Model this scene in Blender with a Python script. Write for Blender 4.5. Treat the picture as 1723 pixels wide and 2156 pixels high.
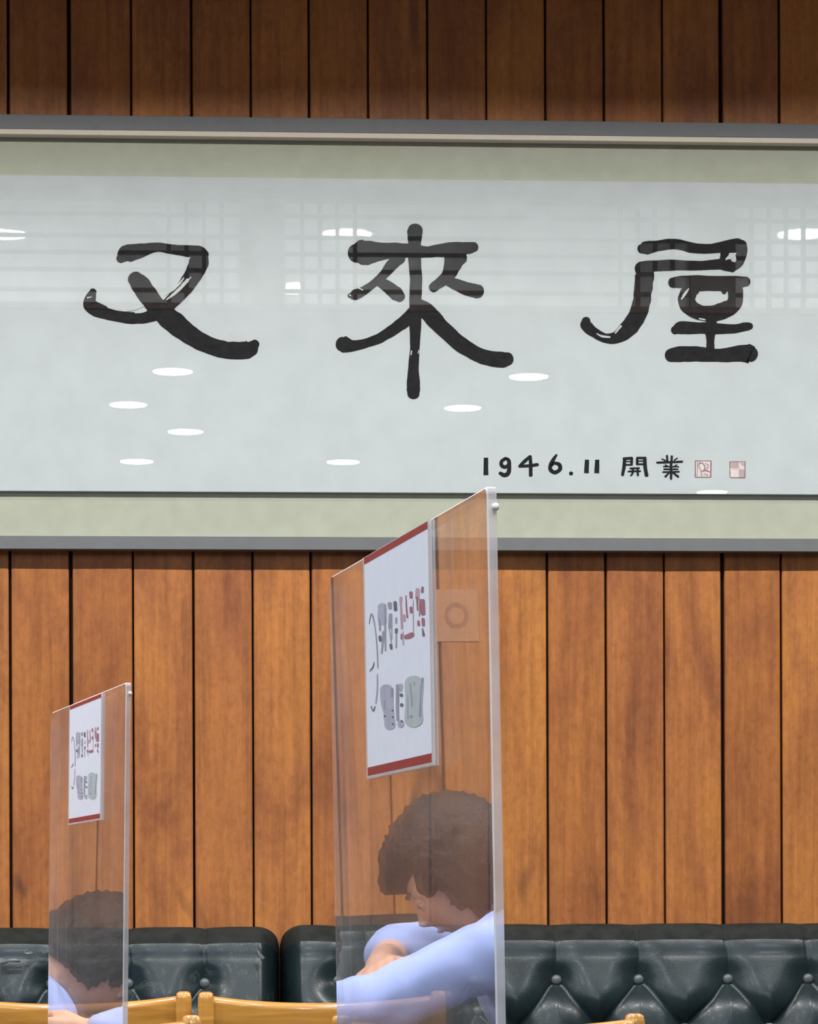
import bpy, bmesh, math, random
import numpy as np
from mathutils import Vector, Matrix

for o in list(bpy.data.objects):
    bpy.data.objects.remove(o, do_unlink=True)
random.seed(7)
rng = np.random.default_rng(5)
sc = bpy.context.scene
COL = sc.collection

# ------------------------------------------------------------------ camera
FPX = 6500.0                       # focal length in pixels of the 1723x2156 frame
PX0, PY0 = 861.5, 1900.0           # principal point (level lens, shifted up)
ROLL = 0.0036
TH = math.atan(0.0613)             # slight turn to the right of the wall normal
CAM = Vector((0.0, -6.80, 1.07))
FWD = Vector((math.sin(TH), math.cos(TH), 0))
RGT = Vector((math.cos(TH), -math.sin(TH), 0))
UP = Vector((0, 0, 1))
cam_d = bpy.data.cameras.new('camera')
cam = bpy.data.objects.new('camera', cam_d)
COL.objects.link(cam)
cam_d.sensor_fit = 'AUTO'
cam_d.sensor_width = 36.0
cam_d.lens = FPX / 2156 * 36.0
cam_d.shift_y = (PY0 - 1078) / 2156
cam_d.clip_start = 0.05
R_, U_ = (RGT - ROLL * UP).normalized(), (UP + ROLL * RGT).normalized()
cam.matrix_world = Matrix(((R_.x, U_.x, -FWD.x, CAM.x), (R_.y, U_.y, -FWD.y, CAM.y),
                           (R_.z, U_.z, -FWD.z, CAM.z), (0, 0, 0, 1)))
sc.camera = cam

# ------------------------------------------------------------------ world, exposure
w = bpy.data.worlds.new('world')
sc.world = w
w.use_nodes = True
w.node_tree.nodes['Background'].inputs[0].default_value = (1, 0.98, 0.95, 1)
w.node_tree.nodes['Background'].inputs[1].default_value = 0.02
vs = sc.view_settings
vs.view_transform = 'Standard'
vs.look = 'None'
vs.gamma = 1
vs.use_curve_mapping = False
vs.exposure = 0.0
REAR_POWER = 15.0                  # watts of each ceiling downlight of the room
NEAR_POWER = 26.0                  # watts of each downlight in the row along the wall
REAR_COL = (0.88, 0.98, 1.10)      # cool tint for the room downlights, greying the shade; warmer lamps along the wall
LAMP_COL = (1.0, 0.985, 0.955)

# ------------------------------------------------------------------ helpers
def cw(lat, depth, z):             # lateral / depth from the camera, height -> world
    p = CAM + RGT * lat + FWD * depth
    return Vector((p.x, p.y, z))
def ray(px, py):
    dx, dy = px - PX0, py - PY0
    return (RGT * (dx - ROLL * dy) / FPX - UP * (dy + ROLL * dx) / FPX + FWD)
def at(px, py, depth):
    return CAM + ray(px, py) * depth
def onY(px, py, Y):                # photo point -> point of the plane y = Y
    d = ray(px, py)
    return CAM + d * ((Y - CAM.y) / d.y)
def on_plane(px, py, p0, n):
    d = ray(px, py)
    return CAM + d * ((p0 - CAM).dot(n) / d.dot(n))

def lin(c):
    c = c / 255.0
    return c / 12.92 if c <= 0.04045 else ((c + 0.055) / 1.055) ** 2.4
def srgb(r, g, b, k=1.0):
    return (lin(r) * k, lin(g) * k, lin(b) * k, 1)

def newmat(name):
    m = bpy.data.materials.new(name)
    m.use_nodes = True
    nt = m.node_tree
    nt.nodes.clear()
    out = nt.nodes.new('ShaderNodeOutputMaterial')
    return m, nt, out
def nd(nt, t, **kw):
    n = nt.nodes.new(t)
    for k, v in kw.items():
        setattr(n, k, v)
    return n
def mixcol(nt, fac, a, b, blend='MIX'):
    n = nt.nodes.new('ShaderNodeMix')
    n.data_type = 'RGBA'
    n.blend_type = blend
    for i, v in ((0, fac), (6, a), (7, b)):
        if hasattr(v, 'links'):
            nt.links.new(v, n.inputs[i])
        else:
            n.inputs[i].default_value = v
    return n.outputs[2]
def noise(nt, vec, scale, detail=4, rough=0.55, dist=0.0):
    n = nt.nodes.new('ShaderNodeTexNoise')
    n.inputs['Scale'].default_value = scale
    n.inputs['Detail'].default_value = detail
    n.inputs['Roughness'].default_value = rough
    n.inputs['Distortion'].default_value = dist
    if vec is not None:
        nt.links.new(vec, n.inputs['Vector'])
    return n.outputs['Fac']
def ramp(nt, fac, stops):
    n = nt.nodes.new('ShaderNodeValToRGB')
    el = n.color_ramp.elements
    while len(el) < len(stops):
        el.new(0.5)
    for e, (p, c) in zip(el, stops):
        e.position = p
        e.color = c
    nt.links.new(fac, n.inputs['Fac'])
    return n.outputs['Color']
def mapping(nt, scale=(1, 1, 1), randomise=False):
    tc = nt.nodes.new('ShaderNodeTexCoord')
    v = tc.outputs['Object']
    if randomise:
        oi = nt.nodes.new('ShaderNodeObjectInfo')
        mul = nd(nt, 'ShaderNodeVectorMath', operation='SCALE')
        mul.inputs[0].default_value = (37.0, 11.0, 53.0)
        nt.links.new(oi.outputs['Random'], mul.inputs['Scale'])
        add = nd(nt, 'ShaderNodeVectorMath', operation='ADD')
        nt.links.new(v, add.inputs[0])
        nt.links.new(mul.outputs[0], add.inputs[1])
        v = add.outputs[0]
    mp = nt.nodes.new('ShaderNodeMapping')
    mp.inputs['Scale'].default_value = scale
    nt.links.new(v, mp.inputs['Vector'])
    return mp.outputs['Vector']
def bump(nt, h, strength, dist=0.01):
    b = nt.nodes.new('ShaderNodeBump')
    b.inputs['Strength'].default_value = strength
    b.inputs['Distance'].default_value = dist
    nt.links.new(h, b.inputs['Height'])
    return b.outputs['Normal']
def simple(name, c, rough=0.5, metallic=0.0, spec=0.5, nscale=60, namount=0.08, coat=0.0, bmp=0.0):
    m, nt, out = newmat(name)
    p = nt.nodes.new('ShaderNodeBsdfPrincipled')
    v = mapping(nt)
    f = noise(nt, v, nscale)
    dark = tuple(x * (1 - namount) for x in c[:3]) + (1,)
    lite = tuple(min(1, x * (1 + namount)) for x in c[:3]) + (1,)
    nt.links.new(ramp(nt, f, [(0.3, dark), (0.7, lite)]), p.inputs['Base Color'])
    p.inputs['Roughness'].default_value = rough
    p.inputs['Metallic'].default_value = metallic
    p.inputs['Specular IOR Level'].default_value = spec
    p.inputs['Coat Weight'].default_value = coat
    if bmp:
        nt.links.new(bump(nt, f, bmp), p.inputs['Normal'])
    nt.links.new(p.outputs[0], out.inputs[0])
    return m

def wood_mat():
    m, nt, out = newmat('plank_wood')
    p = nt.nodes.new('ShaderNodeBsdfPrincipled')
    v = mapping(nt, (1, 1, 1), True)
    vs_ = mapping(nt, (55, 20, 2.2), True)       # long grain
    vm = mapping(nt, (7, 5, 2.6), True)         # mottling
    big = noise(nt, vm, 1.0, 5, 0.6, 0.6)
    grain = noise(nt, vs_, 1.0, 5, 0.65, 0.3)
    c1 = ramp(nt, big, [(0.30, srgb(140, 84, 47, 1.10)), (0.5, srgb(168, 106, 55, 1.10)), (0.70, srgb(182, 118, 55, 1.10))])
    c2 = ramp(nt, grain, [(0.3, (0.72, 0.70, 0.70, 1)), (0.55, (1, 1, 1, 1)), (0.75, (1.14, 1.14, 1.16, 1))])
    c = mixcol(nt, 1.0, c1, c2, 'MULTIPLY')
    mot = noise(nt, mapping(nt, (75, 40, 42), True), 1.0, 4, 0.7, 0.5)
    c = mixcol(nt, 1.0, c, ramp(nt, mot, [(0.28, (0.82, 0.80, 0.80, 1)), (0.5, (1, 1, 1, 1)), (0.74, (1.16, 1.18, 1.22, 1))]), 'MULTIPLY')
    oi = nt.nodes.new('ShaderNodeObjectInfo')
    tone = ramp(nt, oi.outputs['Random'], [(0.0, (0.84, 0.78, 0.80, 1)), (0.3, (1.03, 1.01, 0.98, 1)), (0.6, (0.92, 0.88, 0.96, 1)), (0.8, (1.06, 1.05, 1.04, 1)), (1.0, (1.09, 1.13, 0.98, 1))])
    c = mixcol(nt, 1.0, c, tone, 'MULTIPLY')
    # knots and dark scars
    vk = mapping(nt, (5.5, 2, 2.2), True)
    kn = noise(nt, vk, 1.0, 2, 0.4, 1.4)
    kmask = ramp(nt, kn, [(0.70, (0, 0, 0, 1)), (0.79, (1, 1, 1, 1))])
    c = mixcol(nt, kmask, c, srgb(96, 56, 38))
    nt.links.new(c, p.inputs['Base Color'])
    fine = noise(nt, v, 160, 3)
    nt.links.new(ramp(nt, fine, [(0.3, (0.42, 0.42, 0.42, 1)), (0.7, (0.6, 0.6, 0.6, 1))]), p.inputs['Roughness'])
    p.inputs['Specular IOR Level'].default_value = 0.35
    nt.links.new(bump(nt, grain, 0.25, 0.004), p.inputs['Normal'])
    nt.links.new(p.outputs[0], out.inputs[0])
    return m

def sheet_mat(name, haze, tint, rough=0.0, f0=0.04):
    m, nt, out = newmat(name)
    g = nt.nodes.new('ShaderNodeNewGeometry')
    dot = nd(nt, 'ShaderNodeVectorMath', operation='DOT_PRODUCT')
    nt.links.new(g.outputs['Normal'], dot.inputs[0])
    nt.links.new(g.outputs['Incoming'], dot.inputs[1])
    ab = nd(nt, 'ShaderNodeMath', operation='ABSOLUTE')
    nt.links.new(dot.outputs['Value'], ab.inputs[0])
    om = nd(nt, 'ShaderNodeMath', operation='SUBTRACT')
    om.inputs[0].default_value = 1.0
    nt.links.new(ab.outputs[0], om.inputs[1])
    pw = nd(nt, 'ShaderNodeMath', operation='POWER')
    nt.links.new(om.outputs[0], pw.inputs[0])
    pw.inputs[1].default_value = 5.0
    ma = nd(nt, 'ShaderNodeMath', operation='MULTIPLY_ADD')
    nt.links.new(pw.outputs[0], ma.inputs[0])
    ma.inputs[1].default_value = 1 - f0
    ma.inputs[2].default_value = f0
    tr = nt.nodes.new('ShaderNodeBsdfTransparent')
    tr.inputs[0].default_value = tint
    gl = nt.nodes.new('ShaderNodeBsdfGlossy')
    gl.inputs['Roughness'].default_value = rough
    gl.inputs['Color'].default_value = (1, 1, 1, 1)
    mx = nt.nodes.new('ShaderNodeMixShader')
    nt.links.new(ma.outputs[0], mx.inputs[0])
    nt.links.new(tr.outputs[0], mx.inputs[1])
    nt.links.new(gl.outputs[0], mx.inputs[2])
    last = mx.outputs[0]
    if haze:
        df = nt.nodes.new('ShaderNodeBsdfDiffuse')
        df.inputs[0].default_value = (0.85, 0.82, 0.82, 1)
        m2 = nt.nodes.new('ShaderNodeMixShader')
        v = mapping(nt, (1, 1, 1))
        f = noise(nt, v, 14, 4)
        rr = nt.nodes.new('ShaderNodeMapRange')
        nt.links.new(f, rr.inputs[0])
        rr.inputs[1].default_value = 0.3
        rr.inputs[2].default_value = 0.75
        rr.inputs[3].default_value = haze * 0.7
        rr.inputs[4].default_value = haze * 1.3
        nt.links.new(rr.outputs[0], m2.inputs[0])
        nt.links.new(last, m2.inputs[1])
        nt.links.new(df.outputs[0], m2.inputs[2])
        last = m2.outputs[0]
    nt.links.new(last, out.inputs[0])
    return m

def leather_mat(name, worn):
    m, nt, out = newmat(name)
    p = nt.nodes.new('ShaderNodeBsdfPrincipled')
    v = mapping(nt)
    grain = nt.nodes.new('ShaderNodeTexVoronoi')
    grain.inputs['Scale'].default_value = 420
    nt.links.new(v, grain.inputs['Vector'])
    f = noise(nt, v, 9, 5)
    base = ramp(nt, f, [(0.3, (0.009, 0.017, 0.019, 1)), (0.7, (0.016, 0.029, 0.033, 1))])
    rgh = ramp(nt, f, [(0.3, (0.25, 0.25, 0.25, 1)), (0.7, (0.33, 0.33, 0.33, 1))])
    if worn:
        f2 = noise(nt, v, 21, 8, 0.7, 0.6)
        mask = ramp(nt, f2, [(0.585, (0, 0, 0, 1)), (0.605, (1, 1, 1, 1))])
        base = mixcol(nt, mask, base, (0.035, 0.045, 0.047, 1))
    nt.links.new(base, p.inputs['Base Color'])
    nt.links.new(rgh, p.inputs['Roughness'])
    p.inputs['Specular IOR Level'].default_value = 0.34
    p.inputs['Coat Weight'].default_value = 0.06
    p.inputs['Coat Roughness'].default_value = 0.15
    nt.links.new(bump(nt, grain.outputs['Distance'], 0.10, 0.002), p.inputs['Normal'])
    nt.links.new(p.outputs[0], out.inputs[0])
    return m

def emit_mat(name, c, s):
    m, nt, out = newmat(name)
    e = nt.nodes.new('ShaderNodeEmission')
    e.inputs[0].default_value = c
    e.inputs[1].default_value = s
    nt.links.new(e.outputs[0], out.inputs[0])
    return m

def film_mat():
    m, nt, out = newmat('frosted_pane')
    tl = nt.nodes.new('ShaderNodeBsdfTranslucent')
    tl.inputs[0].default_value = (0.85, 0.83, 0.79, 1)
    df = nt.nodes.new('ShaderNodeBsdfDiffuse')
    df.inputs[0].default_value = (0.85, 0.83, 0.79, 1)
    tr = nt.nodes.new('ShaderNodeBsdfTransparent')
    a = nt.nodes.new('ShaderNodeMixShader')
    a.inputs[0].default_value = 0.3
    nt.links.new(tl.outputs[0], a.inputs[1])
    nt.links.new(df.outputs[0], a.inputs[2])
    b = nt.nodes.new('ShaderNodeMixShader')
    b.inputs[0].default_value = 0.75
    nt.links.new(tr.outputs[0], b.inputs[1])
    nt.links.new(a.outputs[0], b.inputs[2])
    nt.links.new(b.outputs[0], out.inputs[0])
    return m

def chairwood_mat():
    m, nt, out = newmat('chair_wood')
    p = nt.nodes.new('ShaderNodeBsdfPrincipled')
    v = mapping(nt, (3, 3, 30), True)
    f = noise(nt, v, 2.0, 5, 0.6, 0.4)
    nt.links.new(ramp(nt, f, [(0.3, srgb(176, 118, 46)), (0.55, srgb(200, 142, 62)), (0.75, srgb(214, 160, 84))]), p.inputs['Base Color'])
    p.inputs['Roughness'].default_value = 0.28
    p.inputs['Coat Weight'].default_value = 0.8
    p.inputs['Coat Roughness'].default_value = 0.12
    nt.links.new(p.outputs[0], out.inputs[0])
    return m

M = {
    'wood': wood_mat(),
    'backing': simple('dark_backing_board', (0.012, 0.007, 0.005, 1), 0.9),
    'frame': simple('grey_frame_lacquer', srgb(136, 140, 142, 0.60), 0.55, nscale=30, namount=0.05),
    'fillet': simple('cream_fillet', srgb(222, 212, 196), 0.6, namount=0.03),
    'mat': simple('sage_mat_board', srgb(190, 194, 176, 0.84), 0.9, spec=0.1, nscale=25, namount=0.05),
    'paper': simple('calligraphy_paper', srgb(214, 221, 223, 0.90), 0.95, spec=0.05, nscale=18, namount=0.035),
    'ink': simple('black_ink', srgb(34, 34, 36), 0.8, spec=0.15, nscale=90, namount=0.35),
    'streak': simple('paper_showing_through_ink', srgb(205, 210, 208), 0.95, spec=0.05),
    'seal_line': simple('red_seal_ink', srgb(146, 116, 120, 1.1), 0.9, spec=0.1),
    'seal_fill': simple('pale_seal_ink', srgb(190, 166, 166, 1.1), 0.9, spec=0.1),
    'seal_light': simple('seal_paper', srgb(222, 212, 212, 1.1), 0.9, spec=0.1),
    'glass': sheet_mat('picture_glass', 0.0, (0.985, 0.99, 0.988, 1)),
    'acrylic': sheet_mat('clear_acrylic', 0.045, (0.985, 0.985, 0.985, 1), 0.0, 0.42),
    'edge': sheet_mat('polished_acrylic_edge', 0.42, (0.93, 0.91, 0.90, 1), 0.25),  # pale diffuse share stands in for light showing in polished edges
    'chamfer': sheet_mat('whitened_chamfer', 0.75, (0.95, 0.94, 0.93, 1), 0.3),  # whitened: the bright line of light on the chamfer put into its colour
    'leather': leather_mat('black_leather', False),
    'leather_top': simple('dulled_leather_top', (0.022, 0.024, 0.022, 1), 0.8, spec=0.12, nscale=30, namount=0.3),
    'leather_worn': leather_mat('worn_black_leather', True),
    'flap': simple('torn_leather_edge', srgb(108, 116, 116), 0.5),
    'button': simple('leather_button', (0.10, 0.115, 0.115, 1), 0.28),
    'chair': chairwood_mat(),
    'seatpad': simple('dark_seat_pad', (0.03, 0.025, 0.022, 1), 0.5),
    'table': simple('table_laminate', srgb(120, 78, 46), 0.35, nscale=12, namount=0.2),
    'metal': simple('brushed_metal', (0.55, 0.55, 0.55, 1), 0.35, 1.0),
    'ceiling': simple('ceiling_plaster', srgb(226, 226, 220), 0.9, nscale=8, namount=0.03),
    'wallpaint': simple('grey_wall_paint', srgb(98, 97, 96), 0.85, nscale=6, namount=0.05),
    'floor': simple('floor_tile', srgb(70, 70, 72), 0.4, nscale=5, namount=0.15),
    'lattice': simple('lattice_wood', srgb(104, 74, 50), 0.6, nscale=30, namount=0.2),
    'film': film_mat(),
    'post': simple('pale_post_paint', srgb(150, 148, 140), 0.8),
    'trimwhite': simple('white_enamel', srgb(235, 235, 232), 0.4),
    'diffuser': emit_mat('lamp_diffuser', LAMP_COL + (1,), 60.0),
    'spot_diffuser': emit_mat('spotlight_diffuser', LAMP_COL + (1,), 170.0),
    'sheet': simple('sign_paper', srgb(241, 243, 253), 0.7, spec=0.2, namount=0.02),
    'tanpaper': simple('tan_paper', srgb(184, 132, 92), 0.8),  # tone set near the planks to keep its mirror image faint
    'plaque_mark': simple('brown_ink_mark', srgb(158, 106, 74), 0.8),
    'red': simple('sign_red', srgb(166, 58, 50), 0.6),
    'print_dark': simple('print_dark_grey', srgb(108, 108, 122), 0.8),
    'print_grey': simple('print_mid_grey', srgb(158, 158, 172), 0.8),
    'print_light': simple('print_light_grey', srgb(182, 182, 198), 0.8),
    'print_red': simple('print_red', srgb(168, 110, 122), 0.8),
    'print_pink': simple('print_pink', srgb(196, 166, 180), 0.8),
    'print_green': simple('print_sage', srgb(188, 197, 197), 0.8),
    'skin': simple('skin', srgb(214, 164, 138), 0.5, nscale=40, namount=0.06),
    'hair': simple('dark_brown_hair', srgb(30, 25, 23), 0.6, spec=0.25, nscale=120, namount=0.4, bmp=0.4),
    'shirt': simple('periwinkle_shirt', srgb(164, 178, 232), 0.85, nscale=7, namount=0.06),
    'trousers': simple('charcoal_trousers', srgb(44, 46, 54), 0.9),
    'shoe': simple('black_shoe', (0.02, 0.02, 0.02, 1), 0.4),
    'eye': simple('eye_white_shaded', srgb(196, 190, 184), 0.4),  # greyed below white: shade on the eye put into its colour
    'iris': simple('dark_iris', srgb(44, 30, 24), 0.2),
    'lip': simple('lip', srgb(182, 112, 104), 0.5),
}

def link(name, me, mats, parent=None, loc=None):
    o = bpy.data.objects.new(name, me)
    COL.objects.link(o)
    if not isinstance(mats, (list, tuple)):
        mats = [mats]
    for m in mats:
        me.materials.append(m)
    if parent is not None:
        o.parent = parent
    if loc is not None:
        o.location = loc
    return o
def obj(name, bm, mats, parent=None, loc=None, smooth=False):
    me = bpy.data.meshes.new(name)
    bm.normal_update()
    bm.to_mesh(me)
    bm.free()
    if smooth:
        for p in me.polygons:
            p.use_smooth = True
    return link(name, me, mats, parent, loc)
def pyobj(name, verts, faces, mats, parent=None, loc=None, smooth=False):
    me = bpy.data.meshes.new(name)
    me.from_pydata([tuple(v) for v in verts], [], faces)
    me.update()
    if smooth:
        for p in me.polygons:
            p.use_smooth = True
    return link(name, me, mats, parent, loc)
def empty(name, loc, rz=0.0):
    o = bpy.data.objects.new(name, None)
    o.empty_display_size = 0.1
    COL.objects.link(o)
    o.location = loc
    o.rotation_euler = (0, 0, rz)
    return o
def tag(o, label, cat, group=None):
    o['label'] = label
    o['category'] = cat
    if group:
        o['group'] = group
    return o
def struct(o):
    o['kind'] = 'structure'
    return o
def add_box(bm, x0, x1, y0, y1, z0, z1, bevel=0.0, seg=1):
    r = bmesh.ops.create_cube(bm, size=1.0)
    vs_ = r['verts']
    for v in vs_:
        v.co = Vector(((x0 + x1) / 2 + v.co.x * (x1 - x0), (y0 + y1) / 2 + v.co.y * (y1 - y0), (z0 + z1) / 2 + v.co.z * (z1 - z0)))
    if bevel:
        es = list({e for v in vs_ for e in v.link_edges})
        bmesh.ops.bevel(bm, geom=es, offset=bevel, segments=seg, profile=0.5, affect='EDGES')
def box(name, x0, x1, y0, y1, z0, z1, mat, parent=None, bevel=0.0, seg=1):
    bm = bmesh.new()
    add_box(bm, x0, x1, y0, y1, z0, z1, bevel, seg)
    return obj(name, bm, mat, parent)
def add_capsule(bm, p0, r0, p1, r1, seg=14):
    p0, p1 = Vector(p0), Vector(p1)
    d = p1 - p0
    L = d.length
    q = Vector((0, 0, 1)).rotation_difference(d.normalized()) if L > 1e-6 else Matrix.Identity(3).to_quaternion()
    rings = []
    prof = []
    for i in range(5):
        a = -math.pi / 2 + i * math.pi / 8
        prof.append((r0 * math.cos(a), r0 * math.sin(a)))
    for i in range(5):
        a = i * math.pi / 8
        prof.append((r1 * math.cos(a), L + r1 * math.sin(a)))
    for (r, z) in prof:
        if r < 1e-5:
            rings.append([bm.verts.new(p0 + q @ Vector((0, 0, z)))])
        else:
            rings.append([bm.verts.new(p0 + q @ Vector((r * math.cos(t * 2 * math.pi / seg), r * math.sin(t * 2 * math.pi / seg), z))) for t in range(seg)])
    for a, b in zip(rings, rings[1:]):
        for t in range(seg):
            u = (t + 1) % seg
            f = [a[t % len(a)], a[u % len(a)], b[u % len(b)], b[t % len(b)]]
            g = []
            for x in f:
                if x not in g:
                    g.append(x)
            if len(g) > 2:
                bm.faces.new(g)

# ------------------------------------------------------------------ the room
ROOM_X0, ROOM_X1, ROOM_Y0, CEIL = -4.3, 4.3, -12.5, 3.20
struct(box('floor', ROOM_X0 - .1, ROOM_X1 + .1, ROOM_Y0 - .1, 0.12, -0.1, 0.0, M['floor']))
struct(box('ceiling', ROOM_X0 - .1, ROOM_X1 + .1, ROOM_Y0 - .1, 0.12, CEIL, CEIL + 0.1, M['ceiling']))
struct(box('wall_left', ROOM_X0 - .1, ROOM_X0, ROOM_Y0, 0.12, 0, CEIL, M['wallpaint']))
struct(box('wall_right', ROOM_X1, ROOM_X1 + .1, ROOM_Y0, 0.12, 0, CEIL, M['wallpaint']))
struct(box('wall_front', ROOM_X0, ROOM_X1, ROOM_Y0 - .1, ROOM_Y0, 0, CEIL, M['wallpaint']))
wall = struct(box('wall_back', ROOM_X0, ROOM_X1, 0.020, 0.12, 0, CEIL, M['backing']))

# planks of the panelled wall: seams read at eye height, then a regular pitch beyond the frame
seams = [(22, 6), (150, 8), (281, 4), (408, 5), (533, 4), (655.5, 4.5), (780, 4), (905, 4.5), (1029, 4), (1153.5, 5), (1277, 5), (1400, 4), (1523, 8.5), (1646, 5)]
sx = [(onY(p, 1500, 0.0).x, wd / 954) for p, wd in seams]
pitch = 0.1295
while sx[0][0] > ROOM_X0 + 0.1:
    sx.insert(0, (sx[0][0] - pitch - random.uniform(-.003, .003), random.uniform(.0035, .007)))
while sx[-1][0] < ROOM_X1 - 0.1:
    sx.append((sx[-1][0] + pitch + random.uniform(-.003, .003), random.uniform(.0035, .007)))
for (a, wa), (b, wb) in zip(sx, sx[1:]):
    x0, x1 = a + wa / 2, b - wb / 2
    cx = (x0 + x1) / 2
    h = (x1 - x0) / 2
    pr = random.uniform(-0.0012, 0.0012)
    tl = random.uniform(-0.0008, 0.0008)
    ch = 0.0022
    prof = [(-h, 0.019), (-h, ch + pr - tl), (-h + ch, pr - tl), (h - ch, pr + tl), (h, ch + pr + tl), (h, 0.019)]
    n = len(prof)
    z0, z1 = 0.001 - 1.6, CEIL - 0.001 - 1.6
    verts = [(x, y, z0) for x, y in prof] + [(x, y, z1) for x, y in prof]
    faces = [(i, (i + 1) % n, n + (i + 1) % n, n + i) for i in range(n)] + [tuple(range(n))[::-1], tuple(range(n, 2 * n))]
    pyobj('plank', verts, faces, M['wood'], wall, (cx, 0, 1.6))

# lattice transom hanging from the ceiling across the room (mirrored in the picture glass)
LY = -2.50
GL_Y = -0.034                       # front of the picture glass
def mirrored(px, py, Y):           # photo point seen in the glass -> real point on the plane y = Y
    m = onY(px, py, GL_Y)
    d = ray(px, py)
    d = Vector((d.x, -d.y, d.z))
    return m + d * ((Y - m.y) / d.y)
def mirrored_ceiling(px, py, Z):
    m = onY(px, py, GL_Y)
    d = ray(px, py)
    d = Vector((d.x, -d.y, d.z))
    return m + d * ((Z - m.z) / d.z)
zb = mirrored(861, 652, LY).z
trim = struct(box('trim_1', ROOM_X0, ROOM_X1, LY - .02, LY + .02, zb - 0.005, zb + 0.012, M['lattice']))
box('top_rail', ROOM_X0, ROOM_X1, LY - .02, LY + .02, CEIL - 0.03, CEIL - 0.001, M['lattice'], trim)
bars_z = [mirrored(861, y, LY).z for y in (425, 457, 502, 537, 573, 615)]
pc0, pc1 = mirrored(552, 530, LY).x, mirrored(1500, 530, LY).x
modp = pc1 - pc0
pw_ = 0.068
k = -3
while k <= 4:
    cx = pc0 + k * modp
    if ROOM_X0 + 0.1 < cx < ROOM_X1 - 0.1:
        box('post', cx - pw_, cx + pw_, LY - .022, LY + .022, zb + 0.012, CEIL - 0.03, M['post'], trim)
    xa, xb = cx + pw_, cx + modp - pw_
    xa, xb = max(xa, ROOM_X0), min(xb, ROOM_X1)
    if xb - xa > 0.3:
        for z in bars_z:
            box('lattice_bar', xa, xb, LY - .008, LY + .008, z - .0055, z + .0055, M['lattice'], trim)
        box('pane', xa, xb, LY - .012, LY - .009, zb + .012, CEIL - .03, M['film'], trim)
        for j in range(1, 5):
            for x in (cx + pw_ + j * 0.0525, cx + modp - pw_ - j * 0.0525):
                if ROOM_X0 < x < ROOM_X1:
                    box('lattice_bar', x - .0065, x + .0065, LY - .007, LY + .007, zb + .012, CEIL - .03, M['lattice'], trim)
    k += 1

# ------------------------------------------------------------------ ceiling downlights
def ring_mesh(r0, r1, z0, z1, seg=32):
    vs_, fs = [], []
    for r, z in ((r0, z0), (r0, z1), (r1, z1), (r1, z0)):
        for t in range(seg):
            a = t * 2 * math.pi / seg
            vs_.append((r * math.cos(a), r * math.sin(a), z))
    for k_ in range(4):
        for t in range(seg):
            u = (t + 1) % seg
            n_ = (k_ + 1) % 4
            fs.append((k_ * seg + t, k_ * seg + u, n_ * seg + u, n_ * seg + t))
    return vs_, fs
def downlight(x, y, power, label, group=None, rad=0.081, baffled=False):
    e = empty('ceiling_downlight', (x, y, CEIL))
    drop = 0.0226 if baffled else 0.006         # the wall row has a deep collar that cuts the light off high on the wall
    v, f = ring_mesh(rad, rad + 0.012, -drop, -0.0005)
    pyobj('trim_ring', v, f, M['trimwhite'], e)
    seg = 32
    dr = 0.016 if baffled else rad
    vs_ = [(dr * math.cos(t * 2 * math.pi / seg), dr * math.sin(t * 2 * math.pi / seg), -0.0015) for t in range(seg)]
    pyobj('diffuser', vs_, [tuple(range(seg))[::-1]], M['diffuser'], e)
    ld = bpy.data.lights.new('downlight_lamp', 'AREA')
    ld.shape = 'DISK'
    ld.size = 0.03 if baffled else rad * 1.9
    ld.energy = power
    ld.color = LAMP_COL if baffled else REAR_COL
    lo = bpy.data.objects.new('lamp', ld)
    COL.objects.link(lo)
    lo.parent = e
    lo.location = (0, 0, -0.0025 if baffled else -0.008)
    tag(e, label, 'ceiling light', group)
    return e
lampspots = [
    (8, 489, 'round downlight mirrored at the left edge of the picture glass'),
    (731, 488, 'round downlight mirrored behind lattice just left of the middle character'),
    (1690, 488, 'round downlight mirrored behind lattice at the right edge of the glass'),
    (364, 779, 'round downlight mirrored just below the left brush character'),
    (1114, 790, 'round downlight mirrored by the right foot of the middle character'),
    (270, 849, 'round downlight mirrored left of and below the one under the left character'),
    (975, 856, 'round downlight mirrored right of the middle character\'s lower stem'),
    (391, 906, 'round downlight mirrored lowest but one in the cluster under the left character'),
    (288, 969, 'round downlight mirrored lowest in the cluster under the left character'),
    (723, 970, 'round downlight mirrored alone above the near acrylic divider\'s sloping top'),
    (1500, 1034, 'round downlight mirrored at the lower paper edge under the red seals'),
]
for px, py, lab in lampspots:
    p = mirrored_ceiling(px, py, CEIL)
    downlight(p.x, p.y, REAR_POWER, lab, 'ceiling downlights of the dining room')
# the row washing the panelled wall, one module apart like the others
for k in range(-3, 4):
    downlight(0.42 + k * 1.0, -1.52, NEAR_POWER, 'round ceiling downlight in the row washing the panelled wall', 'downlights along the panelled wall', baffled=True)
for x, y in ((-2.2, -3.4), (-2.2, -4.85), (-3.5, -4.1), (-2.2, -6.3)):  # added lamps, unseen, put in to brighten the divider notices and diners
    downlight(x, y, REAR_POWER * 1.2, 'round ceiling downlight added unseen at the left to brighten the notices', 'added unseen downlights at the left')
p = mirrored_ceiling(617, 599, CEIL)
sq = empty('ceiling_spotlight', (p.x, p.y, CEIL))
box('housing', -.028, .028, -.11, .11, -.012, -.0005, M['trimwhite'], sq)
box('diffuser', -.025, .025, -.10, .10, -.014, -.0125, M['spot_diffuser'], sq)
tag(sq, 'small square ceiling spotlight mirrored between the left and middle characters', 'ceiling light')

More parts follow.
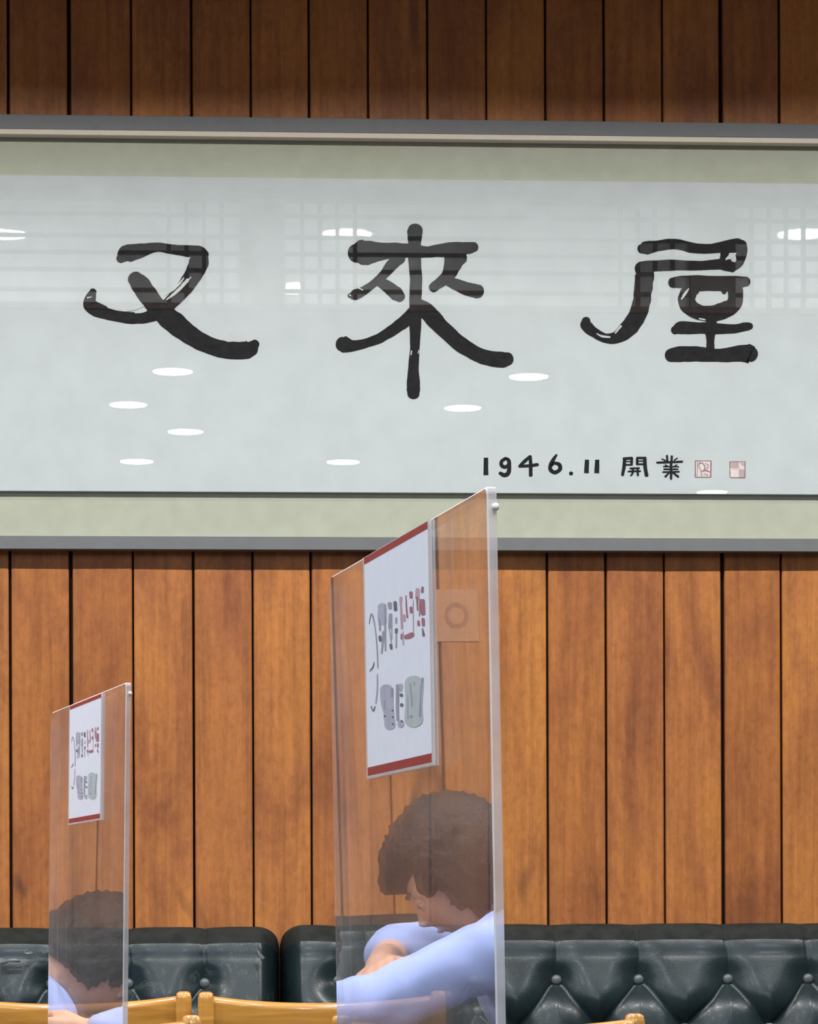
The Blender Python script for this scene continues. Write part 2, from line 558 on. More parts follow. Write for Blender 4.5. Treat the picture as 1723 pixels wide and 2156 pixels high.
# ------------------------------------------------------------------ framed calligraphy
FR_Y = -0.043
def zmid(py, Y):
    return onY(861.5, py, Y).z
zt0, zt1 = zmid(250.5, FR_Y), zmid(281, FR_Y)
zb1, zb0 = zmid(1131, FR_Y), zmid(1158.5, FR_Y)
pt_, pb_ = zmid(378, -0.026), zmid(1037, -0.026)
fcx = onY(880, 700, FR_Y).x
FW = 1.36
fc = empty('framed_calligraphy', (fcx, 0, zb0))
tag(fc, 'long grey framed brush calligraphy of three big characters under glass', 'framed calligraphy')
def fbox(name, x0, x1, y0, y1, z0, z1, mat, bevel=0.0, parent=None):
    return box(name, x0, x1, y0, y1, z0 - zb0, z1 - zb0, mat, parent or fc, bevel)
bm = bmesh.new()
for x0, x1, z0, z1 in ((-FW, FW, zt1, zt0), (-FW, FW, zb0, zb1), (-FW, -FW + .03, zb1, zt1), (FW - .03, FW, zb1, zt1)):
    add_box(bm, x0, x1, FR_Y, -0.002, z0 - zb0, z1 - zb0, 0.0008)
obj('frame', bm, M['frame'], fc)
fbox('mat_board', -FW + .03, FW - .03, -0.012, -0.002, zb1, zt1, M['mat'])
fzt = zmid(292, -0.0425)
fbox('fillet', -FW + .03, FW - .03, -0.0425, -0.012, fzt, zt1, M['fillet'], 0.0008)
PW = FW - 0.03 - 0.095
fbox('paper_panel', -PW, PW, -0.026, -0.012, pb_, pt_, M['paper'])
fbox('glass', -PW, PW, GL_Y, -0.031, pb_, pt_, M['glass'])
for sxx in (-1, 1):
    for zz in (pb_, pt_ - .012):
        fbox('glass_clip', sxx * PW - .006, sxx * PW + .006, -0.031, -0.0262, zz, zz + .012, M['metal'])

# stroke drawing: centre lines with widths in photo pixels -> flat ink on a surface
def catmull(pts, n=8):
    P = np.array(pts, float)
    if len(P) == 1:
        return P
    P = np.vstack([2 * P[0] - P[1], P, 2 * P[-1] - P[-2]])
    out = []
    for i in range(1, len(P) - 2):
        for t in np.linspace(0, 1, n, endpoint=False):
            a, b, c, d = P[i - 1], P[i], P[i + 1], P[i + 2]
            out.append(0.5 * (2 * b + (c - a) * t + (2 * a - 5 * b + 4 * c - d) * t * t + (3 * b - a - 3 * c + d) * t ** 3))
    out.append(P[-2])
    return np.array(out)
def stroke_poly(pts, jitter=0.03, n=8, square=False):
    if len(pts) == 1:
        x, y, wd = pts[0]
        c = [(x + wd / 2 * math.cos(a), y + wd / 2 * math.sin(a)) for a in np.linspace(0, 2 * math.pi, 12, endpoint=False)]
        return c, [tuple(range(12))]
    C = catmull(pts, n)
    X, Wd = C[:, :2], np.maximum(C[:, 2], 1.0) / 2
    T = np.gradient(X, axis=0)
    T /= np.maximum(np.linalg.norm(T, axis=1, keepdims=True), 1e-9)
    N = np.stack([-T[:, 1], T[:, 0]], 1)
    jl = 1 + jitter * np.convolve(rng.normal(size=len(X) + 4), np.ones(3) / 2, 'same')[2:-2]
    jr = 1 + jitter * np.convolve(rng.normal(size=len(X) + 4), np.ones(3) / 2, 'same')[2:-2]
    L, R = X + N * (Wd * jl)[:, None], X - N * (Wd * jr)[:, None]
    v = [tuple(a) for a in L] + [tuple(a) for a in R]
    m_ = len(X)
    f = [(i, i + 1, m_ + i + 1, m_ + i) for i in range(m_ - 1)]
    if not square:
        for idx, sg in ((0, -1), (m_ - 1, 1)):
            base = len(v)
            cap = []
            for a in np.linspace(0, math.pi, 9):
                d = N[idx] * math.cos(a) + sg * T[idx] * math.sin(a) * 0.85
                cap.append(tuple(X[idx] + d * Wd[idx]))
            v += cap
            f.append(tuple(range(base, base + 9)))
    return v, f
def draw(name, strokes, mats, parent, mapf, inv, step=0.00006, n=8, jitter=0.03, base=0.0, square=False):
    """strokes: list of (material index, points)"""
    V, F, MI = [], [], []
    for i, (mi, pts) in enumerate(strokes):
        v, f = stroke_poly(pts, jitter, n, square)
        b = len(V)
        V += [inv @ mapf(x, y, base + i * step) for x, y in v]
        F += [tuple(b + q for q in ff) for ff in f]
        MI += [mi] * len(f)
    o = pyobj(name, V, F, mats, parent)
    for p_, mi in zip(o.data.polygons, MI):
        p_.material_index = mi
    return o
def zoomed(org, sc_, pts):
    return [(org[0] + x * sc_, org[1] + y * sc_, w_ * sc_) for x, y, w_ in pts]
fcm = Matrix.Translation(Vector((fcx, 0, zb0))).inverted()
def paper_map(x, y, lift):
    return onY(x, y, -0.0263 - lift)
kk = 460 / 1723
you = [
    [(425, 395, 70), (470, 355, 140), (560, 335, 125), (640, 315, 95), (720, 302, 75), (830, 318, 78), (950, 332, 92), (1040, 340, 102), (1085, 365, 85)],
    [(1055, 345, 110), (1045, 420, 155), (1005, 510, 140), (940, 610, 130), (870, 690, 120), (800, 760, 110), (730, 810, 110), (630, 855, 95), (520, 860, 92), (400, 845, 92), (280, 810, 105), (205, 775, 115), (180, 745, 100), (195, 690, 80), (210, 650, 55)],
    [(540, 548, 120), (585, 600, 150), (650, 690, 150), (720, 780, 150), (830, 880, 170), (950, 975, 155), (1100, 1065, 138), (1250, 1110, 138), (1380, 1115, 140), (1450, 1100, 130), (1490, 1062, 70)],
]
you_w = [
    [(955, 560, 26), (900, 625, 26), (840, 675, 22), (790, 715, 8)],
    [(925, 545, 10), (880, 600, 16), (830, 645, 14), (775, 680, 6)],
    [(985, 535, 5), (960, 560, 12), (935, 590, 5)],
    [(630, 800, 14), (590, 812, 16), (540, 820, 6)],
    [(610, 765, 6), (540, 790, 14), (440, 800, 14), (330, 775, 14)],
    [(165, 700, 10), (200, 692, 5)],
]
lai = [
    [(335, 350, 150), (370, 345, 195), (430, 345, 190), (540, 335, 140), (680, 330, 122), (800, 332, 110), (900, 340, 90), (1000, 328, 105), (1120, 316, 112), (1220, 308, 95), (1268, 300, 80)],
    [(805, 165, 118), (800, 200, 120), (800, 270, 102), (800, 400, 100), (810, 550, 95), (805, 700, 95), (805, 900, 92), (800, 1100, 76), (790, 1250, 84), (790, 1400, 104), (790, 1460, 96)],
    [(680, 385, 100), (620, 440, 95), (550, 525, 70), (450, 610, 62), (370, 660, 80), (320, 680, 80), (285, 685, 35)],
    [(505, 560, 70), (580, 610, 95), (650, 665, 110), (685, 695, 85)],
    [(1120, 380, 190), (1095, 450, 135), (1060, 530, 105), (1000, 580, 85), (945, 622, 75)],
    [(1055, 560, 80), (1130, 598, 92), (1220, 632, 108), (1300, 650, 110)],
    [(840, 790, 140), (740, 870, 105), (640, 945, 90), (520, 1020, 80), (400, 1062, 75), (310, 1080, 90), (250, 1070, 130), (225, 1065, 115)],
    [(830, 750, 90), (900, 815, 135), (1020, 940, 125), (1150, 1058, 122), (1280, 1140, 115), (1400, 1180, 120), (1490, 1188, 125), (1535, 1182, 105)],
]
lai_w = [[(775, 1120, 10), (770, 1150, 8)], [(832, 1115, 8), (826, 1140, 6)], [(290, 680, 14)], [(345, 615, 8), (390, 640, 8)]]
ks = 500 / 1723
wu = [
    [(590, 290, 70), (625, 282, 98), (700, 270, 80), (830, 255, 78), (960, 282, 75), (1080, 288, 72), (1190, 275, 85), (1275, 265, 105), (1305, 270, 100)],
    [(1310, 262, 90), (1318, 320, 78), (1290, 385, 80), (1245, 435, 55)],
    [(1200, 290, 70), (1188, 350, 56), (1180, 410, 66)],
    [(1300, 400, 50), (1230, 410, 90), (1150, 402, 78), (1000, 412, 70), (850, 408, 76), (720, 412, 82), (640, 418, 85), (590, 425, 85)],
    [(590, 425, 105), (612, 470, 140), (605, 560, 132), (590, 680, 130), (550, 790, 128), (480, 880, 120), (400, 935, 88), (320, 935, 68), (240, 892, 72), (190, 845, 85), (188, 808, 60)],
    [(815, 535, 75), (870, 530, 90), (1020, 530, 100), (1150, 532, 92), (1300, 530, 86), (1350, 528, 72)],
    [(965, 560, 110), (925, 630, 120), (925, 690, 125), (1000, 745, 108), (1100, 760, 118), (1200, 730, 120), (1265, 685, 110), (1272, 610, 110), (1260, 550, 110)],
    [(950, 565, 80), (1030, 562, 70), (1150, 562, 70), (1250, 565, 80)],
    [(990, 600, 40), (1005, 590, 20)], [(1190, 600, 40), (1175, 590, 20)],
    [(1095, 770, 90), (1098, 830, 76), (1090, 900, 72), (1090, 960, 56), (1090, 1030, 64)],
    [(830, 880, 60), (880, 862, 92), (1000, 862, 84), (1100, 866, 82), (1250, 870, 66), (1350, 853, 62), (1378, 850, 50)],
    [(800, 1062, 95), (870, 1052, 112), (1000, 1052, 108), (1150, 1062, 95), (1300, 1050, 118), (1370, 1050, 138), (1388, 1055, 110)],
]
wu_w = [[(1262, 330, 16), (1258, 365, 38), (1250, 372, 20)], [(1218, 350, 14), (1205, 366, 12)],
        [(932, 578, 8), (905, 615, 20), (880, 655, 8)], [(440, 850, 16), (400, 900, 10)], [(360, 930, 12), (310, 925, 16), (265, 905, 8)], [(1010, 795, 10), (1050, 803, 10)]]
for lst, wl, org, s_ in ((you, you_w, (140, 440), kk), (lai, lai_w, (660, 440), kk), (wu, wu_w, (1180, 440), ks)):
    ch = draw('brush_character', [(0, zoomed(org, s_, q)) for q in lst], M['ink'], fc, paper_map, fcm)
    draw('dry_brush_streak', [(0, zoomed(org, s_, q)) for q in wl], M['streak'], ch, paper_map, fcm, base=0.0012, jitter=0.12)['kind'] = 'stuff'
kd = 290 / 1723
digits = [
    [[(140, 140, 56), (140, 360, 60)]],
    [[(385, 150, 42), (338, 185, 45), (335, 235, 48), (380, 258, 48), (428, 225, 48), (425, 175, 46), (385, 150, 42)], [(430, 185, 46), (430, 285, 52), (410, 345, 56), (365, 358, 52), (318, 335, 44)]],
    [[(690, 128, 42), (630, 180, 45), (565, 245, 40)], [(560, 248, 38), (680, 242, 40), (785, 228, 42)], [(695, 125, 40), (700, 240, 44), (700, 360, 48)]],
    [[(1022, 108, 30), (980, 170, 46), (945, 240, 46), (952, 295, 50), (1005, 325, 50), (1065, 288, 50), (1060, 232, 50), (1000, 208, 40), (960, 235, 40)]],
    [[(1205, 338, 52)]],
    [[(1405, 165, 52), (1398, 335, 60)]],
    [[(1533, 165, 54), (1527, 335, 60)]],
]
for d in digits:
    sq_ = len(d) == 1 and len(d[0]) == 2
    draw('inscription_digit', [(0, zoomed((1000, 940), kd, q)) for q in d], M['ink'], fc, paper_map, fcm, square=sq_)
kc = 300 / 1723
kai = [[(148, 150, 40), (140, 250, 42), (122, 345, 36)], [(138, 148, 34), (235, 142, 36)], [(235, 145, 32), (232, 220, 32)], [(150, 182, 16), (230, 182, 16)], [(150, 222, 22), (232, 222, 22)],
       [(300, 145, 32), (300, 215, 32)], [(300, 138, 28), (395, 140, 30)], [(300, 176, 16), (385, 176, 16)], [(300, 214, 22), (390, 214, 22)], [(392, 140, 42), (396, 250, 44), (414, 348, 46)],
       [(215, 265, 22), (325, 262, 22)], [(192, 302, 20), (338, 298, 20)], [(250, 265, 24), (242, 325, 24), (222, 352, 18)], [(303, 265, 24), (308, 348, 26)]]
ye = [[(660, 112, 26), (665, 185, 28)], [(718, 118, 28), (715, 185, 28)], [(600, 152, 18), (640, 170, 18)], [(785, 142, 16), (750, 165, 18)], [(540, 195, 26), (690, 190, 28), (845, 184, 26)],
      [(640, 222, 16), (665, 236, 16)], [(780, 222, 14), (752, 238, 16)], [(620, 242, 18), (800, 245, 16)], [(625, 275, 20), (790, 275, 18)], [(610, 310, 20), (805, 305, 20)],
      [(710, 200, 30), (710, 390, 28)], [(690, 312, 20), (640, 365, 26)], [(728, 312, 22), (795, 365, 28)]]
for g in (kai, ye):
    draw('inscription_glyph', [(0, zoomed((1290, 940), kc, q)) for q in g], M['ink'], fc, paper_map, fcm, n=4)
seal1 = [(2, [(1015, 272, 200), (1180, 272, 200)]), (0, [(1003, 172, 12), (1003, 372, 14)]), (0, [(1030, 180, 7), (1028, 370, 7)]), (0, [(1000, 174, 10), (1195, 176, 12)]), (0, [(1193, 172, 14), (1190, 372, 14)]), (0, [(1002, 372, 9), (1192, 372, 12)]),
         (1, [(1060, 180, 22), (1045, 240, 26), (1070, 290, 22), (1080, 370, 20)]), (0, [(1040, 215, 12), (1090, 200, 12), (1120, 260, 14), (1090, 300, 12)]), (1, [(1120, 200, 20), (1160, 230, 26), (1140, 280, 24)]), (0, [(1080, 300, 12), (1130, 290, 14), (1180, 310, 12)]), (1, [(1110, 330, 24), (1160, 350, 26)])]
seal2 = [(2, [(1430, 280, 195), (1595, 280, 195)]), (1, [(1422, 225, 84), (1530, 225, 80)]), (1, [(1530, 330, 100), (1602, 330, 100)]), (0, [(1420, 184, 9), (1608, 184, 10)]), (0, [(1604, 182, 12), (1602, 380, 12)]), (0, [(1420, 184, 10), (1422, 372, 9)]), (0, [(1425, 376, 9), (1605, 378, 14)]),
         (2, [(1420, 276, 10), (1520, 274, 10), (1600, 268, 12)]), (1, [(1560, 190, 50), (1590, 230, 20)])]
for s_ in (seal1, seal2):
    draw('seal_stamp', [(mi, zoomed((1290, 940), kc, q)) for mi, q in s_], [M['seal_line'], M['seal_fill'], M['seal_light']], fc, paper_map, fcm, square=True, n=4)

# ------------------------------------------------------------------ tufted leather benches
def bench(label, x0, x1, top, buttons, mat, rows=4, fine=(None, None)):
    """x0..x1 world x of the bench; buttons: world x of the top row"""
    e = empty('bench', ((x0 + x1) / 2, 0, 0))
    tag(e, label, 'bench', 'tufted benches along the panelled wall')
    cx = (x0 + x1) / 2
    Wd = x1 - x0
    zbot, FY, RAD, ROUND = 0.46, -0.165, 0.042, 0.05
    du = 0.0045
    us = np.arange(0, Wd + du / 2, du)
    s1 = np.arange(zbot, top - RAD, 0.0045)
    ang = np.linspace(0, math.pi / 2, 16)[1:]
    yb = np.linspace(FY + 0.06, -0.006, 14)[1:]
    pts = [(FY, z, (-1, 0)) for z in s1]
    pts += [(FY + 0.06 * (1 - math.cos(a)), top - RAD + RAD * math.sin(a), (-math.cos(a), math.sin(a))) for a in ang]
    pts += [(y, top, (0, 1)) for y in yb]
    prof = np.array([(a, b) for a, b, _ in pts])
    nor = np.array([c for _, _, c in pts])
    arc = np.concatenate([[0], np.cumsum(np.linalg.norm(np.diff(prof, axis=0), axis=1))])
    V = zbot + arc                          # unrolled height
    vtop = zbot + arc[len(s1) - 1] + 0.07
    U, VV = np.meshgrid(us + x0, V)
    bu = sorted(buttons)
    grid = []
    zr = top - 0.099
    for r in range(rows):
        if r % 2 == 0:
            grid.append([(b, zr) for b in bu])
        else:
            grid.append([((a + b) / 2, zr) for a, b in zip(bu, bu[1:])])
        zr -= 0.104
    segs = [((b, grid[0][0][1]), (b, vtop + .2)) for b, _ in grid[0]]
    for r in range(rows - 1):
        for (bx, bz) in grid[r]:
            for (cx_, cz) in grid[r + 1]:
                if abs(cx_ - bx) < 0.13:
                    segs.append(((bx, bz), (cx_, cz)))
    D = np.full(U.shape, 9.0)
    for i, ((ax, az), (bx, bz)) in enumerate(segs):
        m_ = (U[0] > min(ax, bx) - .16) & (U[0] < max(ax, bx) + .16)
        if not m_.any():
            continue
        uu, vv = U[:, m_], VV[:, m_]
        dx, dz = bx - ax, bz - az
        t = np.clip(((uu - ax) * dx + (vv - az) * dz) / (dx * dx + dz * dz), 0, 1)
        # creases wander a little
        d = np.hypot(uu - ax - t * dx + 0.002 * np.sin(vv * 60 + i), vv - az - t * dz)
        D[:, m_] = np.minimum(D[:, m_], d)
    B = np.full(U.shape, 9.0)
    for r in grid:
        for bx, bz in r:
            m_ = abs(U[0] - bx) < .15
            if m_.any():
                B[:, m_] = np.minimum(B[:, m_], np.hypot(U[:, m_] - bx, (VV[:, m_] - bz) * 1.0))
    low = np.clip((grid[0][0][1] + .035 - VV) / 0.10, 0, 1)
    low = low * low * (3 - 2 * low)           # below the first row the diamonds are puffed
    Dn = np.clip(D / 0.07, 0, 1)
    H = (0.006 + 0.014 * low) * (1 - (1 - Dn) ** 2.4) + 0.004 * (1 - np.exp(-(D / 0.0032) ** 2)) + 0.020 * (1 - np.exp(-(B / 0.036) ** 2))
    H += 0.0004 * np.sin(U * 43 + np.sin(VV * 31) * 2) * np.sin(VV * 37 + 1.7 * np.sin(U * 19))
    topfade = np.clip((VV - (zbot + arc[len(s1) + 6])) / 0.05, 0, 1)
    H = H * (1 - 0.6 * topfade) + 0.008 * topfade
    e0 = np.clip(np.minimum(U - x0, x1 - U) / ROUND, 0, 1)
    rnd = np.sqrt(np.clip(1 - (1 - e0) ** 2, 0, 1))
    Y = prof[:, 0][:, None] + nor[:, 0][:, None] * H - np.clip(top - .03 - prof[:, 1], 0, 1)[:, None] * 0.16 + (0.016 * np.exp(-np.clip(top - RAD - prof[:, 1], 0, 9) / 0.035) * (prof[:, 1] < top - RAD + .001))[:, None] + (0.016 * (prof[:, 1] >= top - RAD + .001) * np.clip((-.03 - prof[:, 0]) / .13, 0, 1))[:, None]
    Z = prof[:, 1][:, None] + nor[:, 1][:, None] * H
    Y = -0.004 + (Y + 0.004) * (0.06 + 0.94 * rnd)
    hz = np.clip((Z - (top - .12)) / .12, 0, 1)
    Z = Z - hz * (1 - rnd) * 0.045
    nV, nU = U.shape
    verts = np.stack([U - cx, Y, Z], -1).reshape(-1, 3)
    idx = np.arange(nV * nU).reshape(nV, nU)
    F = np.stack([idx[:-1, :-1], idx[:-1, 1:], idx[1:, 1:], idx[1:, :-1]], -1).reshape(-1, 4)
    me = bpy.data.meshes.new('backrest')
    me.from_pydata(verts.tolist(), [], F.tolist())
    me.polygons.foreach_set('use_smooth', [True] * len(me.polygons))
    back = link('backrest', me, [mat, M['leather_top']], e)
    vmid = np.repeat((V[:-1] > zbot + arc[len(s1) + 2]).astype(np.int32), nU - 1)
    me.polygons.foreach_set('material_index', vmid)
    # buttons share one mesh
    bmesh_ = bmesh.new()
    bmesh.ops.create_uvsphere(bmesh_, u_segments=14, v_segments=9, radius=0.0115)
    for v in bmesh_.verts:
        v.co.y *= 0.7
    bme = bpy.data.meshes.new('button')
    bmesh_.to_mesh(bme)
    bmesh_.free()
    bme.materials.append(M['button'])
    for p_ in bme.polygons:
        p_.use_smooth = True
    for r in grid[:3]:
        for bx, bz in r:
            if x0 + .04 < bx < x1 - .04:
                o = bpy.data.objects.new('button', bme)
                COL.objects.link(o)
                o.parent = back
                o.location = (bx - cx, FY - 0.003 - (top - .03 - bz) * .16, bz)
    box('seat_cushion', -Wd / 2 + .004, Wd / 2 - .004, -0.63, -0.27, 0.33, 0.455, mat, e, 0.03, 3)
    box('plinth', -Wd / 2 + .01, Wd / 2 - .01, -0.58, -0.004, 0.001, 0.33, M['table'], e, 0.004)
    return e, back, cx
BY = -0.18
def bx_(px):
    return onY(px, 2040, BY).x
split = bx_(592)
lx0 = split - 2.35
lb = [bx_(-52), bx_(108), bx_(270), bx_(431)]
while lb[0] > lx0 + 0.2:
    lb.insert(0, lb[0] - 0.166)
topL, topR = onY(300, 1973, -0.10).z, onY(1400, 1965, -0.10).z
b1, back1, c1 = bench('worn black tufted leather bench back with torn patches, left of the near divider', lx0, split - 0.001, topL, lb, M['leather_worn'])
rb = [bx_(q) for q in (712, 850, 998, 1172, 1345, 1533, 1702)]
while rb[-1] < split + 2.1:
    rb.append(rb[-1] + 0.178)
b2, back2, c2 = bench('glossy black tufted leather bench back right of the near divider', split + 0.001, split + 2.25, topR, rb, M['leather'])
# torn flaps of leather on the worn bench
def flap(pxs, lift):
    pts = [onY(x, y, BY - .03) for x, y in pxs]
    n = len(pts)
    V = [(p_.x - c1, p_.y - lift * (0.4 + 0.6 * (i % 2)), p_.z) for i, p_ in enumerate(pts)] + [(p_.x - c1, p_.y + 0.004, p_.z - .001) for p_ in pts]
    F = [tuple(range(n)), tuple(range(n, 2 * n))[::-1]] + [(i, n + i, n + (i + 1) % n, (i + 1) % n) for i in range(n)]
    pyobj('torn_flap', V, F, M['flap'], back1)
flap([(52, 2000), (60, 1997), (66, 2003), (72, 2000), (70, 2007), (58, 2009), (50, 2006)], 0.004)
flap([(84, 2003), (96, 1999), (104, 2001), (108, 2005), (92, 2008)], 0.004)
flap([(0, 2016), (12, 2020), (30, 2018), (44, 2022), (40, 2025), (20, 2024), (6, 2030), (0, 2028)], 0.003)
flap([(540, 1999), (547, 2003), (552, 2010), (558, 2016), (553, 2020), (545, 2012)], 0.004)

# ------------------------------------------------------------------ chairs
def make_chair(loc, rz, label, group, W=0.462, top=0.908):
    """faces +y at rz = 0; the back of the crest rail stands at local y = 0"""
    e = empty('dining_chair', loc, rz)
    tag(e, label, 'chair', group)
    hw = W / 2
    # crest rail: dips in the middle, bows backwards
    N = 28
    prof = [(0.001, -0.092), (0.0, -0.088), (0.0, -0.016)]
    prof += [(0.012 - 0.012 * math.cos(q * math.pi / 8), -0.012 + 0.012 * math.sin(q * math.pi / 8)) for q in range(9)]
    prof += [(0.024, -0.016), (0.024, -0.088), (0.023, -0.092)]
    prof = prof[::-1]
    V, F = [], []
    for i in range(N + 1):
        t = -1 + 2 * i / N
        x = t * (hw - 0.020)
        yb = 0.034 * t * t
        zt = top - 0.018 + 0.014 * abs(t) ** 2.2
        for (dy, dz) in prof:
            V.append((x, yb + dy, zt - 0.004 + dz))
    n = len(prof)
    for i in range(N):
        for j in range(n):
            k_ = (j + 1) % n
            F.append((i * n + j, i * n + k_, (i + 1) * n + k_, (i + 1) * n + j))
    F += [tuple(range(n)), tuple(range(N * n, N * n + n))[::-1]]
    pyobj('crest_rail', V, F, M['chair'], e, smooth=True)
    for s in (-1, 1):
        bm = bmesh.new()
        # rear post: rises from the floor, rakes back and ends in a rounded finial
        secs = [(0.0, 0.012, .030), (0.25, 0.062, .033), (0.46, 0.072, .036), (0.70, 0.052, .032), (top - 0.014, 0.034, .030), (top - 0.004, 0.0345, .026), (top - .001, 0.035, .016)]
        rings = []
        for (z, y, wd) in secs:
            h = wd / 2
            r = []
            for a in range(12):
                ca, sa = math.cos(a * math.pi / 6), math.sin(a * math.pi / 6)
                r.append(bm.verts.new((s * (hw - 0.017) + h * math.copysign(abs(ca) ** .5, ca), y + h * math.copysign(abs(sa) ** .5, sa), z)))
            rings.append(r)
        for a, b in zip(rings, rings[1:]):
            for t in range(12):
                bm.faces.new((a[t], a[(t + 1) % 12], b[(t + 1) % 12], b[t]))
        bm.faces.new(rings[0][::-1])
        bm.faces.new(rings[-1])
        obj('rear_post', bm, M['chair'], e, smooth=True)
        bm = bmesh.new()
        add_box(bm, s * (hw - .03) - .017, s * (hw - .03) + .017, 0.41, 0.444, 0.0, 0.42, .004)
        obj('leg', bm, M['chair'], e)
        bm = bmesh.new()
        add_box(bm, s * (hw - .03) - .009, s * (hw - .03) + .009, 0.07, 0.415, 0.18, 0.205, .003)
        obj('stretcher', bm, M['chair'], e)
    for x in (-.13, -.045, .045, .13):
        bm = bmesh.new()
        t = x / (hw - .02)
        yy = .034 * t * t + .011
        zz = [(0.43, 0.070), (0.6, 0.052 * .6 + yy * .4), (top - 0.10, yy)]
        for (za, ya), (zb_, yb_) in zip(zz, zz[1:]):
            r = bmesh.ops.create_cube(bm, size=1)
            for v in r['verts']:
                up_ = v.co.z > 0
                v.co = Vector((x + v.co.x * .028, (yb_ if up_ else ya) + v.co.y * .010, zb_ if up_ else za))
        obj('back_slat', bm, M['chair'], e)
    box('seat', -hw + .01, hw - .01, 0.055, 0.45, 0.415, 0.44, M['chair'], e, 0.006, 2)
    box('seat_pad', -hw + .025, hw - .025, 0.10, 0.44, 0.44, 0.462, M['seatpad'], e, 0.008, 2)
    return e
def chair_at(px, depth, facing_wall, label, group):
    c = at(px, 2110, depth)
    return make_chair((c.x, c.y, 0), 0.0 if facing_wall else math.pi, label, group)
GA, GB = 'chairs drawn up to the bench tables', 'chairs drawn up to the near tables'
chair_at(140, 5.66, True, 'light wooden chair at lower left whose crest rail runs behind the far divider', GA)
chair_at(680, 5.66, True, 'light wooden chair between the two dividers, crest rail sloping down to the right', GA)
chair_at(95, 4.52, False, 'nearer light wooden chair at bottom left with one rounded post right of the far divider', GB)
chair_at(1024, 4.52, False, 'nearer light wooden chair behind the near divider, its right post against the glossy bench', GB)

# ------------------------------------------------------------------ tables (below the frame, carrying the dividers)
def table(lat, depth, wx, wy, label, rz=0.0, world=None):
    c = world or cw(lat, depth, 0)
    e = empty('dining_table', (c.x, c.y, 0), rz)
    tag(e, label, 'table')
    box('tabletop', -wx / 2, wx / 2, -wy / 2, wy / 2, 0.69, 0.72, M['table'], e, 0.004, 2)
    bm = bmesh.new()
    add_capsule(bm, (0, 0, 0.05), 0.03, (0, 0, 0.66), 0.03)
    obj('pedestal', bm, M['metal'], e, smooth=True)
    box('foot_plate', -.2, .2, -.2, .2, 0.0, 0.02, M['metal'], e, 0.006)
    return e
table(-0.0, 2.28, 0.70, 0.76, 'brown laminate table below the frame carrying the near large divider')
table(-0.43, 4.09, 0.58, 0.70, 'brown laminate table below the frame carrying the far small divider')

